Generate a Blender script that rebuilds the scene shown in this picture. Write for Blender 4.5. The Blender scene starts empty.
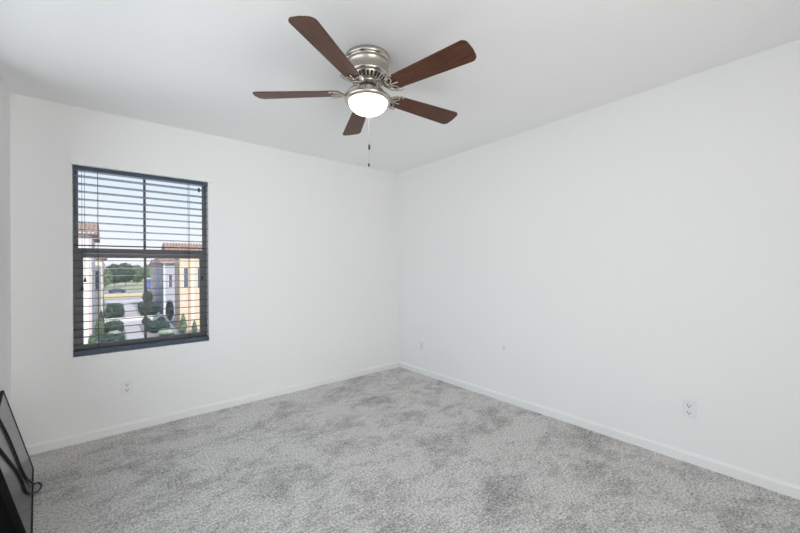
import bpy, bmesh, math, random
from mathutils import Vector, Matrix

random.seed(7)
scene = bpy.context.scene
COL = scene.collection
PI = math.pi

# ------------------------------------------------------------------ room size
H = 2.44            # ceiling height
WX0 = -0.509        # left wall
WX1 = 2.827         # right wall
WY1 = 3.463         # wall with the window
WY0 = -1.25         # wall behind the camera
WT = 0.16           # wall thickness
GZ = -5.75          # ground outside

# ------------------------------------------------------------------ camera
cam_data = bpy.data.cameras.new('camera')
cam = bpy.data.objects.new('camera', cam_data)
COL.objects.link(cam)
cam_data.sensor_fit = 'HORIZONTAL'
cam_data.sensor_width = 36.0
cam_data.lens = 36.0 * 352.404 / 800.0
cam_data.clip_start = 0.02
cam_data.clip_end = 2000
right_v = Vector((0.77193473, -0.63563809, -0.00899981))
up_v = Vector((0.00440474, -0.00880879, 0.9999515))
fwd_v = Vector((0.63568654, 0.77193693, 0.00399999))
rot = Matrix((right_v, up_v, -fwd_v)).transposed()
cam.matrix_world = Matrix.Translation((0, 0, 1.24684)) @ rot.to_4x4()
scene.camera = cam

# ------------------------------------------------------------------ world, sun, added lamps, exposure
scene.view_settings.view_transform = 'Standard'
scene.view_settings.look = 'None'
scene.view_settings.exposure = 0.06
scene.view_settings.gamma = 1.0
scene.view_settings.use_curve_mapping = False
scene.cycles.use_denoising = True
scene.cycles.max_bounces = 12
scene.cycles.diffuse_bounces = 8
scene.cycles.transparent_max_bounces = 16
scene.cycles.caustics_reflective = False
scene.cycles.caustics_refractive = False

world = bpy.data.worlds.new('sky')
scene.world = world
world.use_nodes = True
wn = world.node_tree
wn.nodes.clear()
w_out = wn.nodes.new('ShaderNodeOutputWorld')
w_bg = wn.nodes.new('ShaderNodeBackground')
w_bg.inputs['Strength'].default_value = 1.08
w_tc = wn.nodes.new('ShaderNodeTexCoord')
w_sep = wn.nodes.new('ShaderNodeSeparateXYZ')
w_ramp = wn.nodes.new('ShaderNodeValToRGB')
for pos, c in ((0.0, (0.62, 0.60, 0.58)), (0.02, (0.93, 0.93, 0.97)), (0.12, (0.84, 0.90, 0.98)), (0.30, (0.60, 0.76, 0.95)), (1.0, (0.30, 0.48, 0.82))):
    e = w_ramp.color_ramp.elements[0] if pos == 0.0 else (w_ramp.color_ramp.elements[-1] if pos == 1.0 else w_ramp.color_ramp.elements.new(pos))
    e.position = pos
    e.color = (*c, 1)
wn.links.new(w_tc.outputs['Generated'], w_sep.inputs[0])
wn.links.new(w_sep.outputs['Z'], w_ramp.inputs[0])
wn.links.new(w_ramp.outputs[0], w_bg.inputs[0])
wn.links.new(w_bg.outputs[0], w_out.inputs[0])

sun_data = bpy.data.lights.new('sun', 'SUN')
sun_data.energy = 3.6
sun_data.angle = math.radians(1.0)
sun_data.color = (1.0, 0.95, 0.87)
sun = bpy.data.objects.new('sun', sun_data)
COL.objects.link(sun)
sun.rotation_euler = (math.radians(50), 0, 0)      # shines towards +y, from behind the house

def area(name, loc, rx, ry, rz, sx, sy, power, color):
    d = bpy.data.lights.new(name, 'AREA')
    d.shape = 'RECTANGLE'
    d.size = sx
    d.size_y = sy
    d.energy = power
    d.color = color
    o = bpy.data.objects.new(name, d)
    COL.objects.link(o)
    o.location = loc
    o.rotation_euler = (rx, ry, rz)
    return o

# added lamp outside an added, unseen left-wall window, to brighten the room
area('added_side_light', (WX0 - 0.35, 1.60, 1.47), 0, -PI / 2, 0, 1.8, 2.7, 31, (0.92, 0.965, 1.0))
# added lamp hidden below the sill, standing in for bounce off the sunlit ground
area('added_bounce_lamp', (0.25, WY1 + 4.5, -1.3), -PI / 2 - math.radians(30), 0, 0, 4.0, 2.0, 190, (0.90, 0.955, 1.0))
# added lamp behind the camera, shining in through the added doorway
area('added_rear_light', (0.45, WY0 - 1.25, 0.85), PI / 2 + math.radians(15), 0, 0, 1.9, 1.6, 58, (0.985, 0.98, 0.965))


# ------------------------------------------------------------------ helpers
def tag(o, label, cat, group=None, kind=None):
    if label:
        o['label'] = label
    if cat:
        o['category'] = cat
    if group:
        o['group'] = group
    if kind:
        o['kind'] = kind
    return o


def thing(name, label, cat, loc=(0, 0, 0), rz=0.0, group=None):
    o = bpy.data.objects.new(name, None)
    o.empty_display_size = 0.1
    COL.objects.link(o)
    o.location = loc
    o.rotation_euler = (0, 0, rz)
    return tag(o, label, cat, group)


def obj(name, bm, mat, parent=None, smooth=False):
    me = bpy.data.meshes.new(name)
    bmesh.ops.recalc_face_normals(bm, faces=bm.faces)
    bm.to_mesh(me)
    bm.free()
    if smooth:
        for p in me.polygons:
            p.use_smooth = True
    if isinstance(mat, (list, tuple)):
        for m in mat:
            me.materials.append(m)
    else:
        me.materials.append(mat)
    o = bpy.data.objects.new(name, me)
    COL.objects.link(o)
    if parent is not None:
        o.parent = parent
    return o


def struct(name, bm, mat, parent=None, smooth=False):
    o = obj(name, bm, mat, parent, smooth)
    o['kind'] = 'structure'
    return o


def copy_tree(o, parent=None):
    c = o.copy()
    COL.objects.link(c)
    c.parent = parent
    for ch in list(o.children):
        copy_tree(ch, c)
    return c


def box(bm, x0, x1, y0, y1, z0, z1, bevel=0.0, mi=0):
    vs = [bm.verts.new((x, y, z)) for z in (z0, z1) for y in (y0, y1) for x in (x0, x1)]
    idx = [(0, 2, 3, 1), (4, 5, 7, 6), (0, 1, 5, 4), (2, 6, 7, 3), (0, 4, 6, 2), (1, 3, 7, 5)]
    fs = []
    for f in idx:
        fc = bm.faces.new([vs[i] for i in f])
        fc.material_index = mi
        fs.append(fc)
    if bevel > 0:
        es = list({e for f in fs for e in f.edges})
        bmesh.ops.bevel(bm, geom=es, offset=bevel, segments=2, profile=0.7, affect='EDGES')
    return bm


def B():
    return bmesh.new()


def one_box(*a, **k):
    return box(B(), *a, **k)


def lathe(bm, prof, seg=48, c=(0, 0, 0), axis='z', cap=True):
    rings = []
    for r, z in prof:
        ring = []
        if r < 1e-6:
            p = (0, 0, z)
            ring = [bm.verts.new(Vector(c) + Vector(p))]
        else:
            for i in range(seg):
                a = 2 * PI * i / seg
                ring.append(bm.verts.new(Vector(c) + Vector((r * math.cos(a), r * math.sin(a), z))))
        rings.append(ring)
    for A, Bq in zip(rings, rings[1:]):
        for i in range(seg):
            j = (i + 1) % seg
            if len(A) == 1 and len(Bq) == 1:
                continue
            if len(A) == 1:
                bm.faces.new((A[0], Bq[i], Bq[j]))
            elif len(Bq) == 1:
                bm.faces.new((A[i], A[j], Bq[0]))
            else:
                bm.faces.new((A[i], A[j], Bq[j], Bq[i]))
    if cap:
        for ring in (rings[0], rings[-1]):
            if len(ring) > 2:
                bm.faces.new(ring)
    return bm


def smooth_path(pts, sub=6, closed=False):
    P = [Vector(p) for p in pts]
    n = len(P)
    out = []
    rng = range(n if closed else n - 1)
    for i in rng:
        p1, p2 = P[i], P[(i + 1) % n]
        p0 = P[(i - 1) % n] if (closed or i > 0) else p1 * 2 - p2
        p3 = P[(i + 2) % n] if (closed or i + 2 < n) else p2 * 2 - p1
        for k in range(sub):
            t = k / sub
            out.append(0.5 * ((2 * p1) + (p2 - p0) * t + (2 * p0 - 5 * p1 + 4 * p2 - p3) * t * t
                              + (3 * p1 - p0 - 3 * p2 + p3) * t * t * t))
    if not closed:
        out.append(P[-1])
    return out


def tube(bm, pts, r, seg=8, flat=1.0, flat_axis=None):
    """round tube along pts; flat<1 squashes it along flat_axis"""
    P = [Vector(p) for p in pts]
    rings = []
    prev = None
    for i, p in enumerate(P):
        t = (P[min(i + 1, len(P) - 1)] - P[max(i - 1, 0)]).normalized()
        if flat_axis is not None:
            v = Vector(flat_axis)
            u = t.cross(v).normalized()
            v = u.cross(t).normalized()
        else:
            if prev is None:
                a = Vector((0, 0, 1)) if abs(t.z) < 0.9 else Vector((1, 0, 0))
                u = t.cross(a).normalized()
            else:
                u = (prev - t * prev.dot(t)).normalized()
            v = t.cross(u).normalized()
            prev = u
        rr = r[i] if isinstance(r, (list, tuple)) else r
        rings.append([bm.verts.new(p + u * math.cos(2 * PI * k / seg) * rr + v * math.sin(2 * PI * k / seg) * rr * flat)
                      for k in range(seg)])
    for A, Bq in zip(rings, rings[1:]):
        for k in range(seg):
            j = (k + 1) % seg
            bm.faces.new((A[k], A[j], Bq[j], Bq[k]))
    bm.faces.new(rings[0])
    bm.faces.new(rings[-1])
    return bm


def prism(bm, outline, z0, z1, bevel=0.0):
    """outline: list of (x, y) -> extruded along z"""
    lo = [bm.verts.new((x, y, z0)) for x, y in outline]
    hi = [bm.verts.new((x, y, z1)) for x, y in outline]
    n = len(outline)
    fs = [bm.faces.new(lo), bm.faces.new(hi)]
    for i in range(n):
        j = (i + 1) % n
        fs.append(bm.faces.new((lo[i], lo[j], hi[j], hi[i])))
    if bevel:
        es = [e for f in fs[:2] for e in f.edges]
        bmesh.ops.bevel(bm, geom=es, offset=bevel, segments=2, profile=0.6, affect='EDGES')
    return bm


# ------------------------------------------------------------------ materials
def mat(name, color, rough=0.5, metal=0.0, spec=0.5, coat=0.0, bump=None, vary=None, emit=None):
    """bump = (scale, strength, distance); vary = (scale, other_color, stretch)"""
    m = bpy.data.materials.new(name)
    m.use_nodes = True
    nt = m.node_tree
    p = nt.nodes['Principled BSDF']
    p.inputs['Base Color'].default_value = (*color, 1)
    p.inputs['Roughness'].default_value = rough
    p.inputs['Metallic'].default_value = metal
    p.inputs['Specular IOR Level'].default_value = spec
    p.inputs['Coat Weight'].default_value = coat
    tc = nt.nodes.new('ShaderNodeTexCoord')
    if vary:
        mp = nt.nodes.new('ShaderNodeMapping')
        mp.inputs['Scale'].default_value = vary[2] if len(vary) > 2 else (1, 1, 1)
        nz = nt.nodes.new('ShaderNodeTexNoise')
        nz.inputs['Scale'].default_value = vary[0]
        nz.inputs['Detail'].default_value = 6
        rp = nt.nodes.new('ShaderNodeValToRGB')
        rp.color_ramp.elements[0].position = 0.35
        rp.color_ramp.elements[1].position = 0.65
        rp.color_ramp.elements[0].color = (*color, 1)
        rp.color_ramp.elements[1].color = (*vary[1], 1)
        nt.links.new(tc.outputs['Object'], mp.inputs[0])
        nt.links.new(mp.outputs[0], nz.inputs[0])
        nt.links.new(nz.outputs[0], rp.inputs[0])
        nt.links.new(rp.outputs[0], p.inputs['Base Color'])
    if bump:
        nb = nt.nodes.new('ShaderNodeTexNoise')
        nb.inputs['Scale'].default_value = bump[0]
        nb.inputs['Detail'].default_value = 4
        bp = nt.nodes.new('ShaderNodeBump')
        bp.inputs['Strength'].default_value = bump[1]
        bp.inputs['Distance'].default_value = bump[2]
        nt.links.new(tc.outputs['Object'], nb.inputs[0])
        nt.links.new(nb.outputs[0], bp.inputs['Height'])
        nt.links.new(bp.outputs[0], p.inputs['Normal'])
    if emit:
        p.inputs['Emission Color'].default_value = (*emit[0], 1)
        p.inputs['Emission Strength'].default_value = emit[1]
    return m


def glass_mat(name):
    m = bpy.data.materials.new(name)
    m.use_nodes = True
    nt = m.node_tree
    nt.nodes.clear()
    out = nt.nodes.new('ShaderNodeOutputMaterial')
    mix = nt.nodes.new('ShaderNodeMixShader')
    tr = nt.nodes.new('ShaderNodeBsdfTransparent')
    tr.inputs[0].default_value = (0.96, 0.97, 0.97, 1)
    gl = nt.nodes.new('ShaderNodeBsdfGlossy')
    gl.inputs['Roughness'].default_value = 0.02
    fr = nt.nodes.new('ShaderNodeFresnel')
    fr.inputs[0].default_value = 1.13
    nt.links.new(fr.outputs[0], mix.inputs[0])
    nt.links.new(tr.outputs[0], mix.inputs[1])
    nt.links.new(gl.outputs[0], mix.inputs[2])
    nt.links.new(mix.outputs[0], out.inputs[0])
    return m


def carpet_mat():
    m = bpy.data.materials.new('carpet')
    m.use_nodes = True
    nt = m.node_tree
    N, L = nt.nodes, nt.links
    p = N['Principled BSDF']
    p.inputs['Roughness'].default_value = 0.95
    p.inputs['Specular IOR Level'].default_value = 0.1
    p.inputs['Sheen Weight'].default_value = 0.2
    tc = N.new('ShaderNodeTexCoord')

    def noise(scale, detail, rough, dist=0.0, stretch=None, rotz=0.0):
        n = N.new('ShaderNodeTexNoise')
        n.inputs['Scale'].default_value = scale
        n.inputs['Detail'].default_value = detail
        n.inputs['Roughness'].default_value = rough
        n.inputs['Distortion'].default_value = dist
        if stretch:
            mp = N.new('ShaderNodeMapping')
            mp.inputs['Scale'].default_value = stretch
            mp.inputs['Rotation'].default_value = (0, 0, rotz)
            L.new(tc.outputs['Object'], mp.inputs[0])
            L.new(mp.outputs[0], n.inputs[0])
        else:
            L.new(tc.outputs['Object'], n.inputs[0])
        return n

    def ramp(src, stops):
        r = N.new('ShaderNodeValToRGB')
        e = r.color_ramp.elements
        e[0].position, e[0].color = stops[0][0], (*stops[0][1], 1)
        e[1].position, e[1].color = stops[-1][0], (*stops[-1][1], 1)
        for s in stops[1:-1]:
            q = e.new(s[0])
            q.color = (*s[1], 1)
        L.new(src, r.inputs[0])
        return r

    def math_node(op, a, b):
        q = N.new('ShaderNodeMath')
        q.operation = op
        for k, v in enumerate((a, b)):
            if isinstance(v, float):
                q.inputs[k].default_value = v
            else:
                L.new(v, q.inputs[k])
        return q.outputs[0]

    # trodden and brushed patches of pile lying this way and that, in tufts of lighter and darker yarn
    patch = noise(2.6, 8, 0.72, 0.4, (1.0, 1.2, 1.0), 0.9)
    scuff = noise(9.0, 6, 0.75, 0.8, (1.0, 1.9, 1.0), -0.5)
    tuft = noise(80, 4, 0.95)
    lay = math_node('ADD', math_node('MULTIPLY', math_node('SUBTRACT', patch.outputs[0], 0.5), 0.42),
                    math_node('MULTIPLY', math_node('SUBTRACT', scuff.outputs[0], 0.5), 0.26))
    yarn = math_node('ADD', tuft.outputs[0], math_node('MINIMUM', lay, 0.022))
    r2 = ramp(yarn, [(0.36, (0.175, 0.162, 0.153)), (0.50, (0.605, 0.583, 0.565)), (0.585, (0.93, 0.905, 0.88))])
    L.new(r2.outputs[0], p.inputs['Base Color'])
    b1 = N.new('ShaderNodeBump')
    b1.inputs['Strength'].default_value = 0.8
    b1.inputs['Distance'].default_value = 0.012
    L.new(tuft.outputs[0], b1.inputs['Height'])
    b2 = N.new('ShaderNodeBump')
    b2.inputs['Strength'].default_value = 0.35
    b2.inputs['Distance'].default_value = 0.03
    L.new(patch.outputs[0], b2.inputs['Height'])
    L.new(b1.outputs[0], b2.inputs['Normal'])
    L.new(b2.outputs[0], p.inputs['Normal'])
    return m


def tile_mat():
    return mat('clay_tile', (0.36, 0.20, 0.15), 0.8, vary=(3.0, (0.58, 0.42, 0.35)))


M = {
    'wall': mat('wall_paint', (0.81, 0.81, 0.805), 0.75, spec=0.25, bump=(160, 0.06, 0.002)),
    'ceiling': mat('ceiling_paint', (0.87, 0.87, 0.865), 0.85, spec=0.2, bump=(140, 0.06, 0.002)),
    'trim': mat('trim_paint', (0.80, 0.80, 0.795), 0.4, spec=0.45),
    'carpet': carpet_mat(),
    'plate': mat('outlet_plastic', (0.77, 0.77, 0.78), 0.3),
    'slot': mat('outlet_slot', (0.03, 0.03, 0.035), 0.6),
    'screw': mat('screw_metal', (0.6, 0.6, 0.6), 0.3, metal=1.0),
    'frame': mat('window_frame_bronze', (0.15, 0.145, 0.145), 0.45),
    'blind': mat('blind_sky_tinted', (0.045, 0.070, 0.103), 0.48, spec=0.4, bump=(40, 0.05, 0.001)),  # charcoal with the blue of the reflected sky mixed into the colour
    'cord': mat('blind_cord', (0.04, 0.045, 0.055), 0.8),
    'tassel': mat('tassel_black', (0.012, 0.012, 0.014), 0.5),
    'glass': glass_mat('window_glass'),
    'nickel': mat('brushed_nickel', (0.47, 0.43, 0.38), 0.26, metal=1.0, vary=(30, (0.56, 0.52, 0.46), (1, 1, 14))),
    'dark': mat('motor_gap', (0.015, 0.014, 0.013), 0.7),
    'walnut': mat('walnut_blade', (0.052, 0.016, 0.008), 0.40, spec=0.32, vary=(9, (0.110, 0.037, 0.017), (1.0, 14, 14))),
    'globe': mat('lit_frosted_glass', (0.95, 0.93, 0.88), 0.4, emit=((1.0, 0.92, 0.80), 9.0)),
    'chain': mat('chain_metal', (0.55, 0.53, 0.50), 0.3, metal=1.0),
    'fob': mat('fob_dark', (0.03, 0.025, 0.02), 0.4),
    'tv': mat('tv_bezel', (0.005, 0.005, 0.006), 0.6, spec=0.12),
    'tvback': mat('tv_back', (0.004, 0.004, 0.005), 0.8, spec=0.1),
    'screen': mat('tv_screen', (0.022, 0.022, 0.027), 0.20, spec=1.0),
    'rubber': mat('cord_black', (0.008, 0.008, 0.009), 0.5),
    'spot': mat('grey_plastic', (0.70, 0.70, 0.71), 0.5),
    # outdoors
    'cream': mat('stucco_cream', (0.84, 0.76, 0.65), 0.9, bump=(12, 0.15, 0.02)),
    'white_stucco': mat('stucco_white', (0.82, 0.79, 0.78), 0.9, bump=(12, 0.15, 0.02)),
    'peach': mat('stucco_peach', (0.80, 0.62, 0.47), 0.9, bump=(12, 0.15, 0.02)),
    'lavender': mat('stucco_lavender_shade', (0.50, 0.49, 0.57), 0.9, bump=(12, 0.15, 0.02)),  # shade on this wall is darkened into the lavender colour
    'pink': mat('stucco_pink', (0.68, 0.55, 0.52), 0.9, bump=(12, 0.15, 0.02)),
    'tile': tile_mat(),
    'tile_end': mat('tile_mortar', (0.82, 0.76, 0.72), 0.9),
    'pane': mat('dark_pane', (0.13, 0.14, 0.20), 0.15, spec=0.6),
    'pale_trim': mat('pale_trim', (0.80, 0.74, 0.68), 0.8),
    'concrete': mat('pale_concrete', (0.66, 0.62, 0.62), 0.9, vary=(1.5, (0.58, 0.54, 0.55))),
    'white_wall': mat('low_wall_white', (0.85, 0.83, 0.82), 0.9),
    'tan_wall': mat('low_wall_tan', (0.66, 0.56, 0.38), 0.9),
    'ground': mat('mulch_ground', (0.30, 0.29, 0.30), 1.0, vary=(0.4, (0.40, 0.38, 0.37))),
    'field': mat('dry_grass', (0.50, 0.44, 0.28), 1.0, vary=(0.2, (0.38, 0.38, 0.24))),
    'asphalt': mat('asphalt', (0.30, 0.29, 0.31), 0.9),
    'leaf_dark': mat('leaf_dark', (0.045, 0.075, 0.062), 0.7, vary=(2.0, (0.085, 0.125, 0.095))),
    'leaf_mid': mat('leaf_mid', (0.13, 0.19, 0.11), 0.7, vary=(2.0, (0.21, 0.27, 0.16))),
    'leaf_pale': mat('leaf_pale', (0.34, 0.40, 0.30), 0.7, vary=(2.0, (0.46, 0.50, 0.40))),
    'bark': mat('bark', (0.16, 0.11, 0.08), 0.9),
    'car_blue': mat('car_blue', (0.06, 0.08, 0.20), 0.25, coat=0.8),
    'car_white': mat('truck_white', (0.75, 0.76, 0.80), 0.3, coat=0.5),
    'truck_blue': mat('truck_blue', (0.14, 0.16, 0.38), 0.4),
    'tyre': mat('tyre', (0.02, 0.02, 0.02), 0.8),
}

# ------------------------------------------------------------------ room shell
struct('floor', one_box(WX0 - WT, WX1 + WT, WY0 - WT, WY1 + WT, -0.12, 0.0), M['carpet'])
struct('ceiling', one_box(WX0 - WT, WX1 + WT, WY0 - WT, WY1 + WT, H, H + 0.12), M['ceiling'])


def holed(axis, c0, c1, a0, a1, holes):
    """wall slab between c0 and c1 on its thin axis; holes = (lo, hi, z0, z1) along the other one"""
    bm = B()

    def add(l, h, z0, z1):
        if axis == 'y':
            box(bm, l, h, c0, c1, z0, z1)
        else:
            box(bm, c0, c1, l, h, z0, z1)
    cur = a0
    for l, h, z0, z1 in holes:
        add(cur, l, 0, H)
        if z0 > 0:
            add(l, h, 0, z0)
        add(l, h, z1, H)
        cur = h
    add(cur, a1, 0, H)
    bmesh.ops.remove_doubles(bm, verts=bm.verts, dist=1e-5)
    return bm


W1 = (-0.207, 0.671, 0.624, 2.016)          # the window in view
W2 = (0.25, 2.95, 0.58, 2.40)              # unseen left-wall opening, added to let lamp light in
struct('wall_back', holed('y', WY1, WY1 + WT, WX0 - WT, WX1 + WT, [W1]), M['wall'])
struct('wall_left', holed('x', WX0 - WT, WX0, WY0 - WT, WY1, [W2]), M['wall'])
DX0, DX1, DZ = -0.45, 1.35, 2.15             # unseen wide doorway, added behind the camera to let light in
struct('wall_front', holed('y', WY0 - WT, WY0, WX0, WX1 + WT, [(DX0, DX1, 0.0, DZ)]), M['wall'])
bm = B()
box(bm, DX0 - 0.35, DX1 + 0.35, WY0 - 1.65, WY0 - 1.50, 0, H)
box(bm, DX0 - 0.35, DX0 - 0.20, WY0 - 1.50, WY0 - WT, 0, H)
box(bm, DX1 + 0.20, DX1 + 0.35, WY0 - 1.50, WY0 - WT, 0, H)
box(bm, DX0 - 0.35, DX1 + 0.35, WY0 - 1.65, WY0 - WT, H, H + 0.12)
struct('added_landing_walls', bm, M['wall'])  # added enclosure around the rear lamp, keeps sun out of the doorway
struct('added_landing_floor', one_box(DX0 - 0.35, DX1 + 0.35, WY0 - 1.65, WY0 - WT, -0.12, 0.0), M['carpet'])  # added along with the enclosure, unseen
struct('wall_right', one_box(WX1, WX1 + WT, WY0, WY1, 0, H), M['wall'])


def skirting(length):
    """profile extruded along x, back at y=0, front towards -y"""
    prof = [(0, 0), (-0.014, 0), (-0.014, 0.052), (-0.012, 0.056), (-0.004, 0.066), (-0.002, 0.068), (0, 0.068)]
    bm = B()
    a = [bm.verts.new((0, y, z)) for y, z in prof]
    b = [bm.verts.new((length, y, z)) for y, z in prof]
    for i in range(len(prof)):
        j = (i + 1) % len(prof)
        bm.faces.new((a[i], a[j], b[j], b[i]))
    bm.faces.new(a)
    bm.faces.new(b)
    return bm


for nm, L_, loc, rz in (('baseboard_back', WX1 - WX0, (WX0, WY1, 0), 0),
                        ('baseboard_right', WY1 - WY0, (WX1, WY1, 0), -PI / 2),
                        ('baseboard_left', WY1 - WY0, (WX0, WY0, 0), PI / 2),
                        ('baseboard_front', WX1 - 1.41, (WX1, WY0, 0), PI)):
    o = struct(nm, skirting(L_), M['trim'])
    o.location = loc
    o.rotation_euler = (0, 0, rz)

# flat white board over the window, a centimetre proud of the wall
bm = one_box(-0.218, 0.703, WY1 - 0.012, WY1, 2.018, 2.088, bevel=0.002)
struct('trim_1', bm, M['wall'])


# ------------------------------------------------------------------ windows
def window(name, hole, yo):
    """single hung window; hole = (x0, x1, z0, z1); unit sits between y=yo and yo+0.05 (local)"""
    x0, x1, z0, z1 = hole
    root = bpy.data.objects.new(name, None)
    COL.objects.link(root)
    root['kind'] = 'structure'
    f = B()
    t = 0.018
    box(f, x0, x0 + t, yo, yo + 0.06, z0, z1)
    box(f, x1 - t, x1, yo, yo + 0.06, z0, z1)
    box(f, x0 + t, x1 - t, yo, yo + 0.06, z1 - 0.010, z1)
    box(f, x0 + t, x1 - t, yo, yo + 0.06, z0, z0 + 0.03)
    struct('window_frame', f, M['frame'], root)
    zm = z0 + (z1 - z0) * 0.54
    xm = (x0 + x1) / 2 - 0.008

    def sash(lo, hi, st, rl, rh, y0):
        s = B()
        box(s, x0 + t, x0 + t + st, y0, y0 + 0.024, lo, hi)
        box(s, x1 - t - st, x1 - t, y0, y0 + 0.024, lo, hi)
        box(s, x0 + t + st, x1 - t - st, y0, y0 + 0.024, lo, lo + rl)
        box(s, x0 + t + st, x1 - t - st, y0, y0 + 0.024, hi - rh, hi)
        box(s, xm - 0.0085, xm + 0.0085, y0 + 0.004, y0 + 0.020, lo + rl, hi - rh)
        so = struct('window_sash', s, M['frame'], root)
        g = one_box(x0 + t + st, x1 - t - st, y0 + 0.0105, y0 + 0.0135, lo + rl, hi - rh)
        struct('window_pane', g, M['glass'], so)
        return so
    sash(zm - 0.03, z1 - 0.010, 0.006, 0.05, 0.006, yo + 0.033)      # fixed upper light
    low = sash(z0 + 0.03, zm + 0.042, 0.034, 0.035, 0.066, yo + 0.006)
    lk = B()
    box(lk, x1 - t - 0.022, x1 - t - 0.010, yo - 0.004, yo + 0.006, zm - 0.215, zm - 0.185)
    struct('window_latch', lk, M['tassel'], low)
    return root


window('window_1', W1, WY1 + 0.092)
w2 = window('added_window', (W2[0], W2[1], W2[2], W2[3]), 0.06)  # added window, unseen, lets the side lamp shine in
w2.rotation_euler = (0, 0, PI / 2)
w2.location = (WX0 - 0.02, 0, 0)
# ------------------------------------------------------------------ venetian blind
bx0, bx1 = W1[0] + 0.003, W1[1] - 0.004
blind = thing('venetian_blind', 'charcoal horizontal venetian blind with open slats, hanging in the window',
              'blind', (0, WY1 + 0.040, 2.015))
hr = one_box(bx0, bx1, -0.030, 0.030, -0.030, 0.0, bevel=0.003)
obj('head_rail', hr, M['blind'], blind)


def slat_bm():
    bm = B()
    n = 6
    top, bot = [], []
    for s, e in ((0, bx0), (1, bx1)):
        a, b = [], []
        for i in range(n + 1):
            u = -0.031 + 0.062 * i / n
            z = 0.0022 * (1 - (u / 0.031) ** 2)
            a.append(bm.verts.new((e, u, z + 0.0015)))
            b.append(bm.verts.new((e, u, z - 0.0015)))
        top.append(a)
        bot.append(b)
    for i in range(n):
        bm.faces.new((top[0][i], top[1][i], top[1][i + 1], top[0][i + 1]))
        bm.faces.new((bot[0][i], bot[0][i + 1], bot[1][i + 1], bot[1][i]))
        for s in (0, 1):
            bm.faces.new((top[s][i], top[s][i + 1], bot[s][i + 1], bot[s][i]))
    bm.faces.new((top[0][0], top[1][0], bot[1][0], bot[0][0]))
    bm.faces.new((top[0][n], top[1][n], bot[1][n], bot[0][n]))
    return bm


slat = obj('slat', slat_bm(), M['blind'], blind)
slat_z = [-0.071 - 0.0566 * i for i in range(23)]
slat.location = (0, 0, slat_z[0])
for i, z in enumerate(slat_z[1:]):
    c = slat.copy()
    COL.objects.link(c)
    c.parent = blind
    c.location = (0, 0, z)
for o in [c for c in blind.children if c.name.startswith('slat')]:
    o.rotation_euler = (math.radians(-3.0), 0, 0)
rail_top = -(2.015 - 0.662)
br = one_box(bx0, bx1 + 0.002, -0.048, 0.016, rail_top - 0.032, rail_top, bevel=0.003)
obj('bottom_rail', br, M['blind'], blind)
for x in (-0.068, 0.527):
    for dy in (-0.0315, 0.0315):
        bm = tube(B(), [(x, dy, -0.02), (x, dy, rail_top)], 0.0016, 6)
        obj('ladder_cord', bm, M['cord'], blind)
for x, zt, lab in ((-0.141, 1.195, 0), (-0.156, 1.135, 1)):
    y = -0.036 - 0.004 * lab
    bm = tube(B(), [(x, y + 0.004, -0.03), (x, y, -0.2), (x, y, zt - 2.015)], 0.0014, 6)
    cd = obj('pull_cord', bm, M['cord'], blind)
    bm = lathe(B(), [(0.0, 0.003), (0.003, 0.0), (0.006, -0.010), (0.0085, -0.024), (0.008, -0.030), (0, -0.031)], 16, (x, y, zt - 2.015))
    obj('tassel', bm, M['tassel'], cd, True)
bm = one_box(0.592, 0.606, -0.046, -0.034, 1.92 - 2.015, 1.955 - 2.015, bevel=0.002)
obj('tilt_tab', bm, M['tassel'], blind)

# ------------------------------------------------------------------ ceiling fan
FX, FY = 1.138, 1.654
fan = thing('ceiling_fan', 'brushed nickel ceiling fan with five dark walnut blades and a lit frosted bowl light',
            'ceiling fan', (FX, FY, H))
bm = lathe(B(), [(0.0, 0.0), (0.126, 0.0), (0.128, -0.004), (0.128, -0.020), (0.124, -0.024), (0.117, -0.026),
                 (0.117, -0.036), (0.119, -0.039), (0.119, -0.046), (0.116, -0.049), (0.116, -0.092),
                 (0.118, -0.096), (0.118, -0.104), (0.110, -0.112), (0.100, -0.114), (0.0, -0.114)], 64)
house = obj('motor_housing', bm, M['nickel'], fan, True)
# vented skirt below the drum
bm = lathe(B(), [(0.0, -0.112), (0.104, -0.112), (0.103, -0.116), (0.076, -0.142), (0.072, -0.144), (0.0, -0.144)], 48)
skirt = obj('vent_skirt', bm, M['nickel'], fan, True)
bm = B()
for k in range(26):
    a = 2 * PI * k / 26
    d = Vector((math.cos(a), math.sin(a), 0))
    t = Vector((-math.sin(a), math.cos(a), 0))
    p0 = d * 0.100 + Vector((0, 0, -0.119))
    p1 = d * 0.080 + Vector((0, 0, -0.138))
    nrm = (d * 0.69 + Vector((0, 0, -0.72))).normalized() * 0.0012
    vs = [bm.verts.new(q + nrm) for q in (p0 - t * 0.0062, p0 + t * 0.0062, p1 + t * 0.0050, p1 - t * 0.0050)]
    vs2 = [bm.verts.new(q - nrm * 2) for q in (p0 - t * 0.0062, p0 + t * 0.0062, p1 + t * 0.0050, p1 - t * 0.0050)]
    bm.faces.new(vs)
    bm.faces.new(vs2)
    for i in range(4):
        j = (i + 1) % 4
        bm.faces.new((vs[i], vs[j], vs2[j], vs2[i]))
obj('vent_slots', bm, M['dark'], skirt)
bm = lathe(B(), [(0.0, -0.142), (0.066, -0.142), (0.070, -0.145), (0.068, -0.153), (0.052, -0.158), (0.0, -0.158)], 48)
fly = obj('flywheel', bm, M['nickel'], fan, True)
bm = lathe(B(), [(0.0, -0.156), (0.050, -0.156), (0.040, -0.163), (0.0, -0.163)], 48)
obj('shaft_gap', bm, M['dark'], fly, True)
bm = lathe(B(), [(0.0, -0.160), (0.042, -0.160), (0.044, -0.166), (0.052, -0.170), (0.055, -0.174), (0.055, -0.196),
                 (0.052, -0.200), (0.0, -0.200)], 48)
obj('switch_housing', bm, M['nickel'], fan, True)
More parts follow.
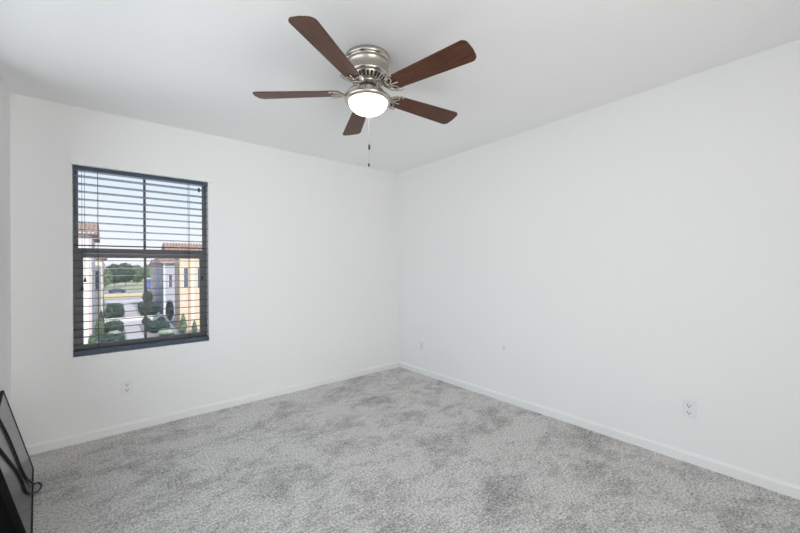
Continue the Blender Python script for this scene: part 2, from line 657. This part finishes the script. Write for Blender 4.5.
bm = lathe(B(), [(0.0, -0.198), (0.050, -0.198), (0.060, -0.203), (0.082, -0.214), (0.110, -0.223), (0.127, -0.229), (0.132, -0.235),
                 (0.131, -0.243), (0.125, -0.250), (0.116, -0.255), (0.110, -0.254), (0.106, -0.248), (0.0, -0.246)], 64, cap=False)
obj('light_ring', bm, M['nickel'], fan, True)
prof = [(0.0, -0.318)]
for i in range(1, 15):
    a = (PI / 2) * i / 14
    prof.append((0.1085 * math.sin(a) ** 0.95, -0.252 - 0.066 * math.cos(a)))
bm = lathe(B(), prof, 64, cap=False)
obj('glass_bowl', bm, M['globe'], fan, True)


def blade_outline():
    pts = []
    r0, r1 = 0.150, 0.646
    w0, w1 = 0.049, 0.068
    # root: rounded, tip: corners rounded
    for i in range(9):
        a = PI / 2 + PI * i / 8
        pts.append((r0 + 0.036 + 0.036 * math.cos(a), w0 * math.sin(a)))
    rc = 0.030
    for i in range(7):
        a = -PI / 2 + (PI / 2) * i / 6
        pts.append((r1 - rc + rc * math.cos(a), -w1 + rc + rc * math.sin(a)))
    pts.append((r1 + 0.004, 0))
    for i in range(7):
        a = (PI / 2) * i / 6
        pts.append((r1 - rc + rc * math.cos(a), w1 - rc + rc * math.sin(a)))
    return pts


def iron_bm():
    bm = B()
    z = -0.005
    up = (0, 0, 1)
    # arm from the flywheel out to the crescent
    arm = [(0.050, 0.050), (0.078, 0.048), (0.100, 0.034), (0.118, 0.010), (0.136, z), (0.160, z)]
    arm = smooth_path([(x, -0.2126 * max(h, 0), h) for x, h in arm], 4)
    tube(bm, arm, [0.016 - 0.006 * math.sin(PI * i / (len(arm) - 1)) for i in range(len(arm))], 10, 0.4, up)
    # outer crescent
    arc = [(0.214, -0.060, z), (0.190, -0.059, z), (0.164, -0.046, z), (0.147, -0.025, z), (0.142, 0, z),
           (0.147, 0.025, z), (0.164, 0.046, z), (0.190, 0.059, z), (0.214, 0.060, z)]
    pth = smooth_path(arc, 5)
    n = len(pth)
    tube(bm, pth, [0.004 + 0.006 * math.sin(PI * i / (n - 1)) for i in range(n)], 8, 0.5, up)
    # two scrolls and a middle tongue
    for s in (-1, 1):
        sc = [(0.146, 0.006 * s, z), (0.168, 0.010 * s, z), (0.190, 0.026 * s, z), (0.188, 0.044 * s, z), (0.172, 0.042 * s, z), (0.168, 0.030 * s, z)]
        tube(bm, smooth_path(sc, 5), 0.0046, 8, 0.5, up)
        lathe(bm, [(0, -0.004), (0.006, -0.003), (0.006, 0.002), (0, 0.002)], 12, (0.206, 0.053 * s, z))
    tube(bm, [(0.142, 0, z), (0.180, 0, z), (0.216, 0, z)], [0.009, 0.006, 0.003], 8, 0.5, up)
    lathe(bm, [(0, -0.004), (0.006, -0.003), (0.006, 0.002), (0, 0.002)], 12, (0.206, 0, z))
    return bm


BZ = -0.200
a0 = 0.5373 + PI
blade = obj('blade', prism(B(), blade_outline(), 0.0, 0.007, 0.0012), M['walnut'], fan)
iron = obj('blade_iron', iron_bm(), M['nickel'], blade, True)
for k in range(5):
    b = blade if k == 0 else copy_tree(blade, fan)
    b.location = (0, 0, BZ)
    b.rotation_euler = (math.radians(-12.0), 0, a0 + k * 2 * PI / 5)

# pull chains, hanging in front of and beside the bowl
cd = Vector((-FX, -FY, 0)).normalized()
sd = Vector((-cd.y, cd.x, 0))


def chain(off, side, z_end, fob_len, m):
    p = cd * off + sd * side
    bm = B()
    tube(bm, [cd * 0.050 + sd * side + Vector((0, 0, -0.185)), cd * 0.085 + sd * side + Vector((0, 0, -0.190)), cd * 0.125 + sd * side + Vector((0, 0, -0.212)),
              p + Vector((0, 0, -0.235)), p + Vector((0, 0, -0.26)), p + Vector((0, 0, z_end))], 0.0007, 6)
    k = -0.24
    while k > z_end:
        bmesh.ops.create_uvsphere(bm, u_segments=6, v_segments=4, radius=0.0013, matrix=Matrix.Translation(p + Vector((0, 0, k))))
        k -= 0.006
    c = obj('pull_chain', bm, M['chain'], fan, True)
    f = lathe(B(), [(0, 0), (0.003, -0.001), (0.0055, -0.008), (0.0055, -fob_len + 0.006), (0.003, -fob_len), (0, -fob_len)], 14,
              p + Vector((0, 0, z_end)))
    obj('chain_fob', f, m, c, True)


chain(0.1375, 0.004, -0.537, 0.030, M['fob'])
chain(-0.1375, 0.002, -0.556, 0.020, M['fob'])


# ------------------------------------------------------------------ wall outlets
def outlet(name, label, loc, rz, group=None):
    """built in the xz plane facing -y, centred on loc"""
    t = thing(name, label, 'outlet', loc, rz, group)
    obj('cover_plate', one_box(-0.036, 0.036, -0.006, 0.0, -0.058, 0.058, bevel=0.0025), M['plate'], t)
    for s in (-1, 1):
        zc = 0.0215 * s
        bm = prism(B(), [(0.0165 * math.cos(a) * (1.0 if abs(math.sin(a)) < 0.8 else 0.9), 0.0145 * math.sin(a)) for a in [2 * PI * i / 20 for i in range(20)]], 0, 0.0025)
        bmesh.ops.rotate(bm, verts=bm.verts, cent=(0, 0, 0), matrix=Matrix.Rotation(PI / 2, 3, 'X'))
        bmesh.ops.translate(bm, verts=bm.verts, vec=(0, -0.0055, zc))
        rc = obj('receptacle', bm, M['plate'], t)
        sl = B()
        box(sl, -0.0085, -0.0050, -0.0086, -0.0076, zc - 0.003, zc + 0.0075)
        box(sl, 0.0050, 0.0085, -0.0086, -0.0076, zc - 0.002, zc + 0.0065)
        lathe(sl, [(0, -0.0005), (0.0034, -0.0005), (0.0034, 0.0005), (0, 0.0005)], 10)
        for v in list(sl.verts)[16:]:
            v.co = Vector((v.co.x, -0.0081 + v.co.z, zc - 0.0085 + v.co.y))
        obj('slots', sl, M['slot'], rc)
    bm = lathe(B(), [(0, 0), (0.0032, 0), (0.0028, 0.0012), (0, 0.0014)], 12)
    bmesh.ops.rotate(bm, verts=bm.verts, cent=(0, 0, 0), matrix=Matrix.Rotation(PI / 2, 3, 'X'))
    bmesh.ops.translate(bm, verts=bm.verts, vec=(0, -0.006, 0))
    obj('screw', bm, M['screw'], t, True)
    return t


outlet('wall_outlet', 'white duplex outlet on the wall under the window', (0.100, WY1, 0.342), 0)
outlet('wall_outlet', 'white duplex outlet nearest the camera, low on the long right wall', (WX1, 0.566, 0.338), -PI / 2)
outlet('wall_outlet', 'small far duplex outlet on the right wall near the back corner', (WX1, 3.040, 0.330), -PI / 2)
bm = lathe(B(), [(0, 0), (0.017, 0), (0.019, 0.002), (0.018, 0.005), (0.010, 0.007), (0, 0.007)], 24)
bmesh.ops.rotate(bm, verts=bm.verts, cent=(0, 0, 0), matrix=Matrix.Rotation(-PI / 2, 3, 'Y'))
o = obj('cover_disc', bm, M['spot'], None, True)
o.location = (WX1, 1.922, 0.499)
tag(o, 'tiny pale grey round disc fixed to the long right wall between the two outlets', 'cover disc')

# ------------------------------------------------------------------ television leaning on the left wall
tilt_v = Vector((-0.124, -0.014, 0.525))          # up the screen
along = Vector((0.1110, -0.9938, 0.0))            # along its bottom edge, towards the camera
base = Vector((-0.3735, 3.1846, 0.0065))
tv_h = tilt_v.length
upv = tilt_v.normalized()
nv = along.cross(upv).normalized()                # screen normal
if nv.x < 0:
    nv = -nv
tv_w = 0.925
tv = thing('television', 'black flat-screen television leaning against the left wall, cord draped over its glossy screen',
           'television', base)
tvm = Matrix((-along, upv, nv)).transposed()       # local x away from the camera, y up the screen, z out of it
tv.rotation_mode = 'QUATERNION'
tv.rotation_quaternion = tvm.to_quaternion()
bz = 0.011
bm = B()
box(bm, -tv_w, 0, 0, bz + 0.004, -0.022, 0.0, bevel=0.002)
box(bm, -tv_w, 0, tv_h - bz, tv_h, -0.022, 0.0, bevel=0.002)
box(bm, -bz, 0, bz, tv_h - bz, -0.022, 0.0, bevel=0.002)
box(bm, -tv_w, -tv_w + bz, bz, tv_h - bz, -0.022, 0.0, bevel=0.002)
obj('bezel', bm, M['tv'], tv)
obj('screen', one_box(-tv_w + bz * 0.8, -bz * 0.8, bz * 0.8, tv_h - bz * 0.8, -0.010, -0.0025), M['screen'], tv)
bm = B()
box(bm, -tv_w + 0.004, -0.004, 0.004, tv_h - 0.004, -0.030, -0.010, bevel=0.003)
prof = [(0.10, -0.070), (0.30, -0.062), (0.36, -0.030), (0.004, -0.030), (0.004, -0.062)]
# thick lower housing on the back
vs0 = [bm.verts.new((-0.06, y, z)) for y, z in prof]
vs1 = [bm.verts.new((-tv_w + 0.012, y, z)) for y, z in prof]
bm.faces.new(vs0)
bm.faces.new(vs1)
for i in range(len(prof)):
    j = (i + 1) % len(prof)
    bm.faces.new((vs0[i], vs0[j], vs1[j], vs1[i]))
obj('back_housing', bm, M['tvback'], tv)

pts = [(0.545, 0.566, -0.020), (0.540, 0.562, 0.002), (0.531, 0.519, 0.0022), (0.480, 0.420, 0.0022), (0.464, 0.355, 0.0022),
       (0.455, 0.267, 0.0022), (0.452, 0.195, 0.0022), (0.400, 0.110, 0.0022), (0.310, 0.035, 0.008), (0.250, 0.004, 0.018),
       (0.270, 0.003, 0.026), (0.305, 0.001, 0.032), (0.335, 0.001, 0.028), (0.365, 0.004, 0.018), (0.430, 0.035, 0.008),
       (0.520, 0.085, 0.0022), (0.575, 0.130, 0.0022), (0.560, 0.175, 0.0022), (0.600, 0.251, 0.0022), (0.695, 0.351, 0.0022),
       (0.804, 0.463, 0.0022), (0.860, 0.525, 0.0022), (0.884, 0.562, 0.002), (0.888, 0.566, -0.020)]
obj('power_cord', tube(B(), smooth_path([(-u, v, w) for u, v, w in pts], 5), 0.0046, 8), M['rubber'], tv, True)

# ================================================================== OUTDOORS, seen through the window
struct('ground', one_box(-220, 220, -120, 300, GZ - 0.4, GZ - 0.02), M['ground'])


def path(x0, x1, y0, y1, m='concrete', h=0.03):
    struct('path', one_box(x0, x1, y0, y1, GZ - 0.02, GZ + h), M[m])


path(1.35, 2.75, 20, 57.0)
path(-1.0, 7.4, 57.0, 61.5)
path(1.75, 3.55, 61.5, 98)
path(-1.2, 7.2, 98.0, 106)
struct('field', one_box(-60, 90, 112, 260, GZ - 0.02, GZ + 0.02), M['field'])
struct('street', one_box(-60, 90, 132, 146, GZ - 0.02, GZ + 0.05), M['asphalt'])

# low garden walls
o = obj('garden_wall', one_box(-0.7, 6.9, 61.6, 61.9, GZ, GZ + 0.50), M['white_wall'])
tag(o, 'low white garden wall crossing the courtyard between the hedges', 'garden wall')
o = obj('garden_wall', one_box(-1.6, 10.5, 114, 114.5, GZ, GZ + 1.15), M['tan_wall'])
tag(o, 'long low tan wall at the far end of the courtyard', 'garden wall')


# ---- houses
def tiled_roof(parent, x0, x1, y0, y1, z, rise, over=0.45):
    """gable roof, ridge along x, with rows of barrel tiles running down both slopes and pale tile ends at the eaves"""
    bm = B()
    xa, xb, ya, yb = x0 - over, x1 + over, y0 - over, y1 + over
    ym = (ya + yb) / 2
    v = [bm.verts.new(p) for p in ((xa, ya, z), (xb, ya, z), (xb, ym, z + rise), (xa, ym, z + rise), (xa, yb, z), (xb, yb, z),
                                   (xa, ya, z - 0.12), (xb, ya, z - 0.12), (xb, yb, z - 0.12), (xa, yb, z - 0.12))]
    for f in ((0, 1, 2, 3), (3, 2, 5, 4), (0, 3, 4, 9, 6), (1, 7, 8, 5, 2), (6, 9, 8, 7), (0, 6, 7, 1), (4, 5, 8, 9)):
        bm.faces.new([v[i] for i in f])
    n = max(4, int((xb - xa) / 0.30))
    for k in range(n):
        x = xa + (k + 0.5) * (xb - xa) / n
        for yy in (ya - 0.03, yb + 0.03):
            tube(bm, [(x, yy, z + 0.03), (x, ym, z + rise + 0.04)], 0.095, 6)
    n_tiles = len(bm.faces)
    for k in range(n):
        x = xa + (k + 1.0) * (xb - xa) / n
        if x < xb - 0.05:
            bmesh.ops.create_uvsphere(bm, u_segments=8, v_segments=5, radius=0.085, matrix=Matrix.Translation((x, ya - 0.02, z + 0.0)))
    for f in list(bm.faces)[n_tiles:]:
        f.material_index = 1
    return obj('roof', bm, [M['tile'], M['tile_end']], parent)


def pane_window(parent, face, a0, a1, z0, z1, at):
    """a window frame and its pane on a wall; face 'y' looks to -y at y=at, face '+x'/'-x' looks along x at x=at"""
    d = 0.05

    def bx(l, h, lo, hi, near, far):
        if face == 'y':
            return one_box(l, h, at - near, at + far, lo, hi)
        if face == '+x':
            return one_box(at - far, at + near, l, h, lo, hi)
        return one_box(at - near, at + far, l, h, lo, hi)
    f = bx(a0 - 0.07, a1 + 0.07, z0 - 0.07, z1 + 0.07, d, 0.02)
    fo = obj('window', f, M['pale_trim'], parent)
    obj('pane', bx(a0, a1, z0, z1, d + 0.012, 0.0), M['pane'], fo)


def house(label, x0, x1, y0, y1, ztop, m, rise, wins=(), group=None, trims=(), rx0=None):
    t = thing('townhouse', label, 'house', (0, 0, 0), 0, group)
    obj('wall', one_box(x0, x1, y0, y1, GZ, ztop), M[m], t)
    if rise:
        tiled_roof(t, x0 if rx0 is None else rx0, x1, y0, y1, ztop, rise)
    for w in wins:
        pane_window(t, *w)
    for tr, tm in trims:
        obj('pilaster', one_box(*tr), M[tm], t)
    return t


house('tall cream townhouse at the left edge of the window view', -11, -1.35, 44, 56, 4.75, 'white_stucco', 1.6,
      [('y', -2.35, -1.95, -0.6, 1.5, 44), ('+x', 47.0, 48.2, -0.4, 1.6, -1.35), ('+x', 51.5, 52.7, -0.4, 1.6, -1.35),
       ('+x', 47.0, 48.2, -4.0, -2.0, -1.35)],
      trims=[((-1.52, -1.30, 43.9, 44.5, GZ, 4.6), 'pink')])
house('cream townhouse set back behind the tall cream one on the left', -9, -0.75, 60, 74, 2.9, 'cream', 1.5,
      [('y', -1.45, -1.1, -1.2, 1.2, 60), ('+x', 63, 64.2, -1.0, 1.0, -0.75), ('+x', 68, 69.2, -1.0, 1.0, -0.75)])
house('pale house beyond the left row of townhouses', -12, -1.2, 82, 98, 1.2, 'white_stucco', 1.4,
      [('+x', 86, 87.3, -1.5, 0.3, -1.2)])
house('peach townhouse with clay tile eaves at the right of the window view', 6.15, 17, 47, 51, 3.35, 'peach', 1.0,
      [('y', 6.55, 6.95, -0.75, 1.45, 47), ('y', 7.95, 8.2, -0.9, 1.5, 47), ('y', 8.75, 8.95, -0.9, 1.5, 47)],
      trims=[((7.25, 7.60, 46.86, 47.1, GZ, 3.3), 'cream')], rx0=5.2)
house('pale townhouse in shaded lavender behind the peach one', 6.3, 16, 64, 76, 2.35, 'lavender', 1.2,
      [('y', 6.95, 7.4, -1.4, 0.6, 64), ('-x', 67, 68.2, -1.0, 0.8, 6.3)],
      trims=[((6.25, 6.50, 63.86, 64.2, GZ, 2.3), 'white_stucco')])
house('pinkish townhouse furthest along the right row', 7.2, 17, 84, 98, 2.2, 'pink', 1.2,
      [('y', 7.6, 8.1, -1.6, 0.4, 84)])


# ---- plants
def leaves(bm, c, rad, n, size, rnd, shape='ball'):
    """leaf blades scattered through an ellipsoid or cone, thicker towards its skin"""
    c = Vector(c)
    for _ in range(n):
        while True:
            d = Vector((rnd.uniform(-1, 1), rnd.uniform(-1, 1), rnd.uniform(-1, 1)))
            if 0.05 < d.length <= 1:
                break
        d = d.normalized() * (rnd.uniform(0.55, 1.0) ** 0.6)
        if shape == 'cone':
            h = (d.z + 1) / 2
            w = (1 - h) ** 0.8 * 0.95 + 0.05
            d = Vector((d.x * w, d.y * w, d.z))
        if shape == 'box':
            m = max(abs(d.x), abs(d.y), abs(d.z), 1e-3)
            d = d * (0.75 * min(1.0 / m, 1.4) + 0.25) * 0.9
        p = c + Vector((d.x * rad[0], d.y * rad[1], d.z * rad[2]))
        a = Vector((rnd.gauss(0, 1), rnd.gauss(0, 1), rnd.gauss(0, 1))).normalized()
        b = a.orthogonal().normalized()
        b = (Matrix.Rotation(rnd.uniform(0, 2 * PI), 3, a) @ b)
        L_ = size * rnd.uniform(0.6, 1.3)
        W_ = L_ * 0.5
        k = a.cross(b)
        q = [bm.verts.new(p + v) for v in (-b * L_ * 0.5, a * 0 + k * W_ * 0.5, b * L_ * 0.5, -k * W_ * 0.5)]
        bm.faces.new(q)


def core(bm, c, rad, rnd, shape='ball'):
    """dense lumpy heart of a plant"""
    r = bmesh.ops.create_icosphere(bm, subdivisions=3, radius=1.0)
    for v in r['verts']:
        d = v.co.copy()
        k = 1 + 0.12 * math.sin(d.x * 7 + rad[0]) * math.cos(d.y * 6 + 1) + rnd.uniform(-0.06, 0.06)
        if shape == 'cone':
            h = (d.z + 1) / 2
            w = min(1.0, ((1 - h) ** 0.8 * 0.95 + 0.05) / max(0.15, math.sqrt(max(1e-4, 1 - d.z * d.z))))
            d = Vector((d.x * w, d.y * w, d.z))
        if shape == 'box':
            m = max(abs(d.x), abs(d.y), abs(d.z))
            d = d * (0.7 / m + 0.3) * 0.86
        v.co = Vector(c) + Vector((d.x * rad[0], d.y * rad[1], d.z * rad[2])) * k * 0.86


def plant(name, label, cat, x, y, rad, m, shape='ball', trunk=0.0, n=500, size=0.16, group=None, seed=1, z=GZ):
    rnd = random.Random(seed)
    t = thing(name, label, cat, (x, y, z), 0, group)
    bm = B()
    c = (0, 0, trunk + rad[2])
    core(bm, c, rad, rnd, shape)
    leaves(bm, c, rad, n, size, rnd, shape)
    obj('foliage', bm, M[m], t)
    tube_b = tube(B(), [(0, 0, -0.05), (0.02, 0.01, (trunk + rad[2]) * 0.5), (0, 0, trunk + rad[2])], [0.03 + 0.05 * rad[2] * 0.5, 0.03 + 0.03 * rad[2] * 0.5, 0.02], 8)
    obj('trunk' if trunk > 0.3 else 'stem', tube_b, M['bark'], t)
    return t


plant('hedge', 'dark rounded hedge left of the path, beyond the low white wall', 'hedge', 0.62, 70.5, (1.15, 7.2, 0.85), 'leaf_dark', 'box', 0, 1200, 0.3, seed=2)
plant('hedge', 'dark hedge right of the path, beyond the low white wall', 'hedge', 4.75, 71, (1.25, 7.4, 0.85), 'leaf_dark', 'box', 0, 1200, 0.3, seed=3)
plant('hedge', 'dark clipped hedge left of the path, in front of the low white wall', 'hedge', 0.35, 52.4, (0.95, 3.4, 0.55), 'leaf_dark', 'box', 0, 900, 0.22, seed=4)
plant('hedge', 'dark clipped hedge right of the path, in front of the low white wall', 'hedge', 4.3, 50.8, (1.25, 4.0, 0.42), 'leaf_dark', 'box', 0, 1000, 0.22, seed=5)
plant('hedge', 'low dark hedge nearest the window on the left of the path', 'hedge', 0.15, 43.4, (1.05, 1.9, 0.42), 'leaf_dark', 'box', 0, 900, 0.2, seed=6)
plant('shrub', 'pale silvery shrub in the left bed, in front of the dark hedge', 'shrub', 0.35, 47.2, (0.60, 0.6, 0.40), 'leaf_pale', 'ball', 0, 500, 0.14, seed=7)
plant('shrub', 'pale silvery shrub in the right bed beside the path', 'shrub', 4.7, 45.4, (0.85, 0.8, 0.36), 'leaf_pale', 'ball', 0, 500, 0.14, seed=8)
plant('conifer', 'dark cone-shaped conifer against the left townhouse', 'tree', -0.72, 48.6, (0.46, 0.5, 1.35), 'leaf_dark', 'cone', 0.15, 900, 0.2, seed=9)
plant('conifer', 'cone-shaped conifer rising beside the far left hedge', 'tree', -0.20, 63.2, (0.42, 0.42, 1.25), 'leaf_dark', 'cone', 0.1, 800, 0.24, seed=10)
plant('shrub', 'tall light green shrub against the left townhouse', 'shrub', -0.80, 46.0, (0.36, 0.5, 1.15), 'leaf_mid', 'ball', 0.1, 800, 0.18, seed=11)
plant('shrub', 'short green shrub at the foot of the left townhouse', 'shrub', -1.25, 42.6, (0.30, 0.45, 0.62), 'leaf_mid', 'ball', 0, 600, 0.16, seed=12)
plant('column_tree', 'slim dark columnar tree in front of the shaded lavender townhouse', 'tree', 6.15, 55.9, (0.48, 0.48, 1.4), 'leaf_dark', 'ball', 0.25, 900, 0.18, seed=13)
plant('shrub', 'upright green shrub against the peach townhouse', 'shrub', 6.15, 44.8, (0.55, 0.55, 1.15), 'leaf_mid', 'cone', 0, 900, 0.2, seed=14)
plant('shrub', 'small green shrub at the right foot of the peach townhouse', 'shrub', 7.2, 44.6, (0.40, 0.40, 0.72), 'leaf_mid', 'cone', 0, 600, 0.16, seed=15)
plant('shrub', 'round dark bush at the right end of the low white wall', 'shrub', 5.2, 56.0, (0.50, 0.50, 0.42), 'leaf_dark', 'ball', 0, 400, 0.16, seed=16)
plant('shrub', 'round dark bush beside the path, just before the cross path', 'shrub', 3.6, 55.9, (0.55, 0.50, 0.45), 'leaf_dark', 'ball', 0, 400, 0.16, seed=17)
plant('tree', 'bushy dark tree right of the path at the far end of the courtyard', 'tree', 5.9, 88, (0.9, 0.9, 1.3), 'leaf_dark', 'ball', 0.3, 800, 0.28, seed=18)
for k, (x, y, rx, rz, tr, m, lab) in enumerate((
        (1.4, 186, 3.4, 4.2, 1.4, 'leaf_dark', 'large dark spreading tree in the distance left of the middle glazing bar'),
        (5.3, 196, 3.2, 4.4, 1.6, 'leaf_dark', 'broad dark distant tree just left of the middle glazing bar'),
        (-1.3, 178, 2.1, 3.4, 1.0, 'leaf_mid', 'lighter distant tree beside the left townhouses'),
        (9.7, 205, 2.8, 4.2, 1.2, 'leaf_mid', 'distant green tree behind the blue box truck'),
        (14.5, 200, 3.4, 4.4, 1.2, 'leaf_mid', 'distant green tree at the right, partly behind the pinkish townhouse'))):
    plant('tree', lab, 'tree', x, y, (rx, rx, rz), m, 'ball', tr, 1500, 0.8, seed=30 + k)


# ---- vehicles on the far street
def wheels(t, xs, y0, y1, r):
    for x in xs:
        for y in (y0, y1):
            bm = lathe(B(), [(0, -0.1), (r, -0.1), (r, 0.1), (0, 0.1)], 20)
            bmesh.ops.rotate(bm, verts=bm.verts, cent=(0, 0, 0), matrix=Matrix.Rotation(PI / 2, 3, 'X'))
            bmesh.ops.translate(bm, verts=bm.verts, vec=(x, y, r))
            obj('wheel', bm, M['tyre'], t, True)


car = thing('car', 'dark blue car on the far street, left of the path', 'car', (1.7, 138, GZ + 0.05))
bm = prism(B(), [(-2.1, 0.35), (2.1, 0.35), (2.15, 0.75), (1.4, 0.92), (0.75, 1.42), (-1.1, 1.45), (-1.75, 0.98), (-2.15, 0.9)], -0.85, 0.85, 0.06)
bmesh.ops.rotate(bm, verts=bm.verts, cent=(0, 0, 0), matrix=Matrix.Rotation(PI / 2, 3, 'X'))
body = obj('body', bm, M['car_blue'], car)
bm = prism(B(), [(1.25, 0.95), (0.68, 1.36), (-1.0, 1.38), (-1.6, 1.0)], -0.87, 0.87)
bmesh.ops.rotate(bm, verts=bm.verts, cent=(0, 0, 0), matrix=Matrix.Rotation(PI / 2, 3, 'X'))
obj('windows', bm, M['pane'], body)
wheels(car, (-1.35, 1.35), -0.8, 0.8, 0.34)
truck = thing('box_truck', 'blue box truck with a white roof, parked on the far street', 'truck', (10.1, 139, GZ + 0.05), PI / 2)
bm = one_box(-2.6, 1.6, -1.15, 1.15, 0.7, 4.2, bevel=0.05)
obj('cargo_box', bm, M['truck_blue'], truck)
obj('box_roof', one_box(-2.62, 1.62, -1.17, 1.17, 4.2, 4.45, bevel=0.04), M['car_white'], truck)
bm = prism(B(), [(1.65, 0.6), (3.2, 0.6), (3.2, 1.4), (2.7, 2.5), (1.65, 2.6)], -1.0, 1.0, 0.05)
bmesh.ops.rotate(bm, verts=bm.verts, cent=(0, 0, 0), matrix=Matrix.Rotation(PI / 2, 3, 'X'))
obj('cab', bm, M['car_white'], truck)
wheels(truck, (-1.6, 2.3), -1.0, 1.0, 0.5)

# ---- casing of the added doorway behind the camera
bm = B()
box(bm, DX0 - 0.055, DX0, WY0, WY0 + 0.016, 0.0, DZ + 0.06)
box(bm, DX1, DX1 + 0.06, WY0, WY0 + 0.016, 0.0, DZ + 0.06)
box(bm, DX0, DX1, WY0, WY0 + 0.016, DZ, DZ + 0.06)
struct('added_doorway', bm, M['trim'])
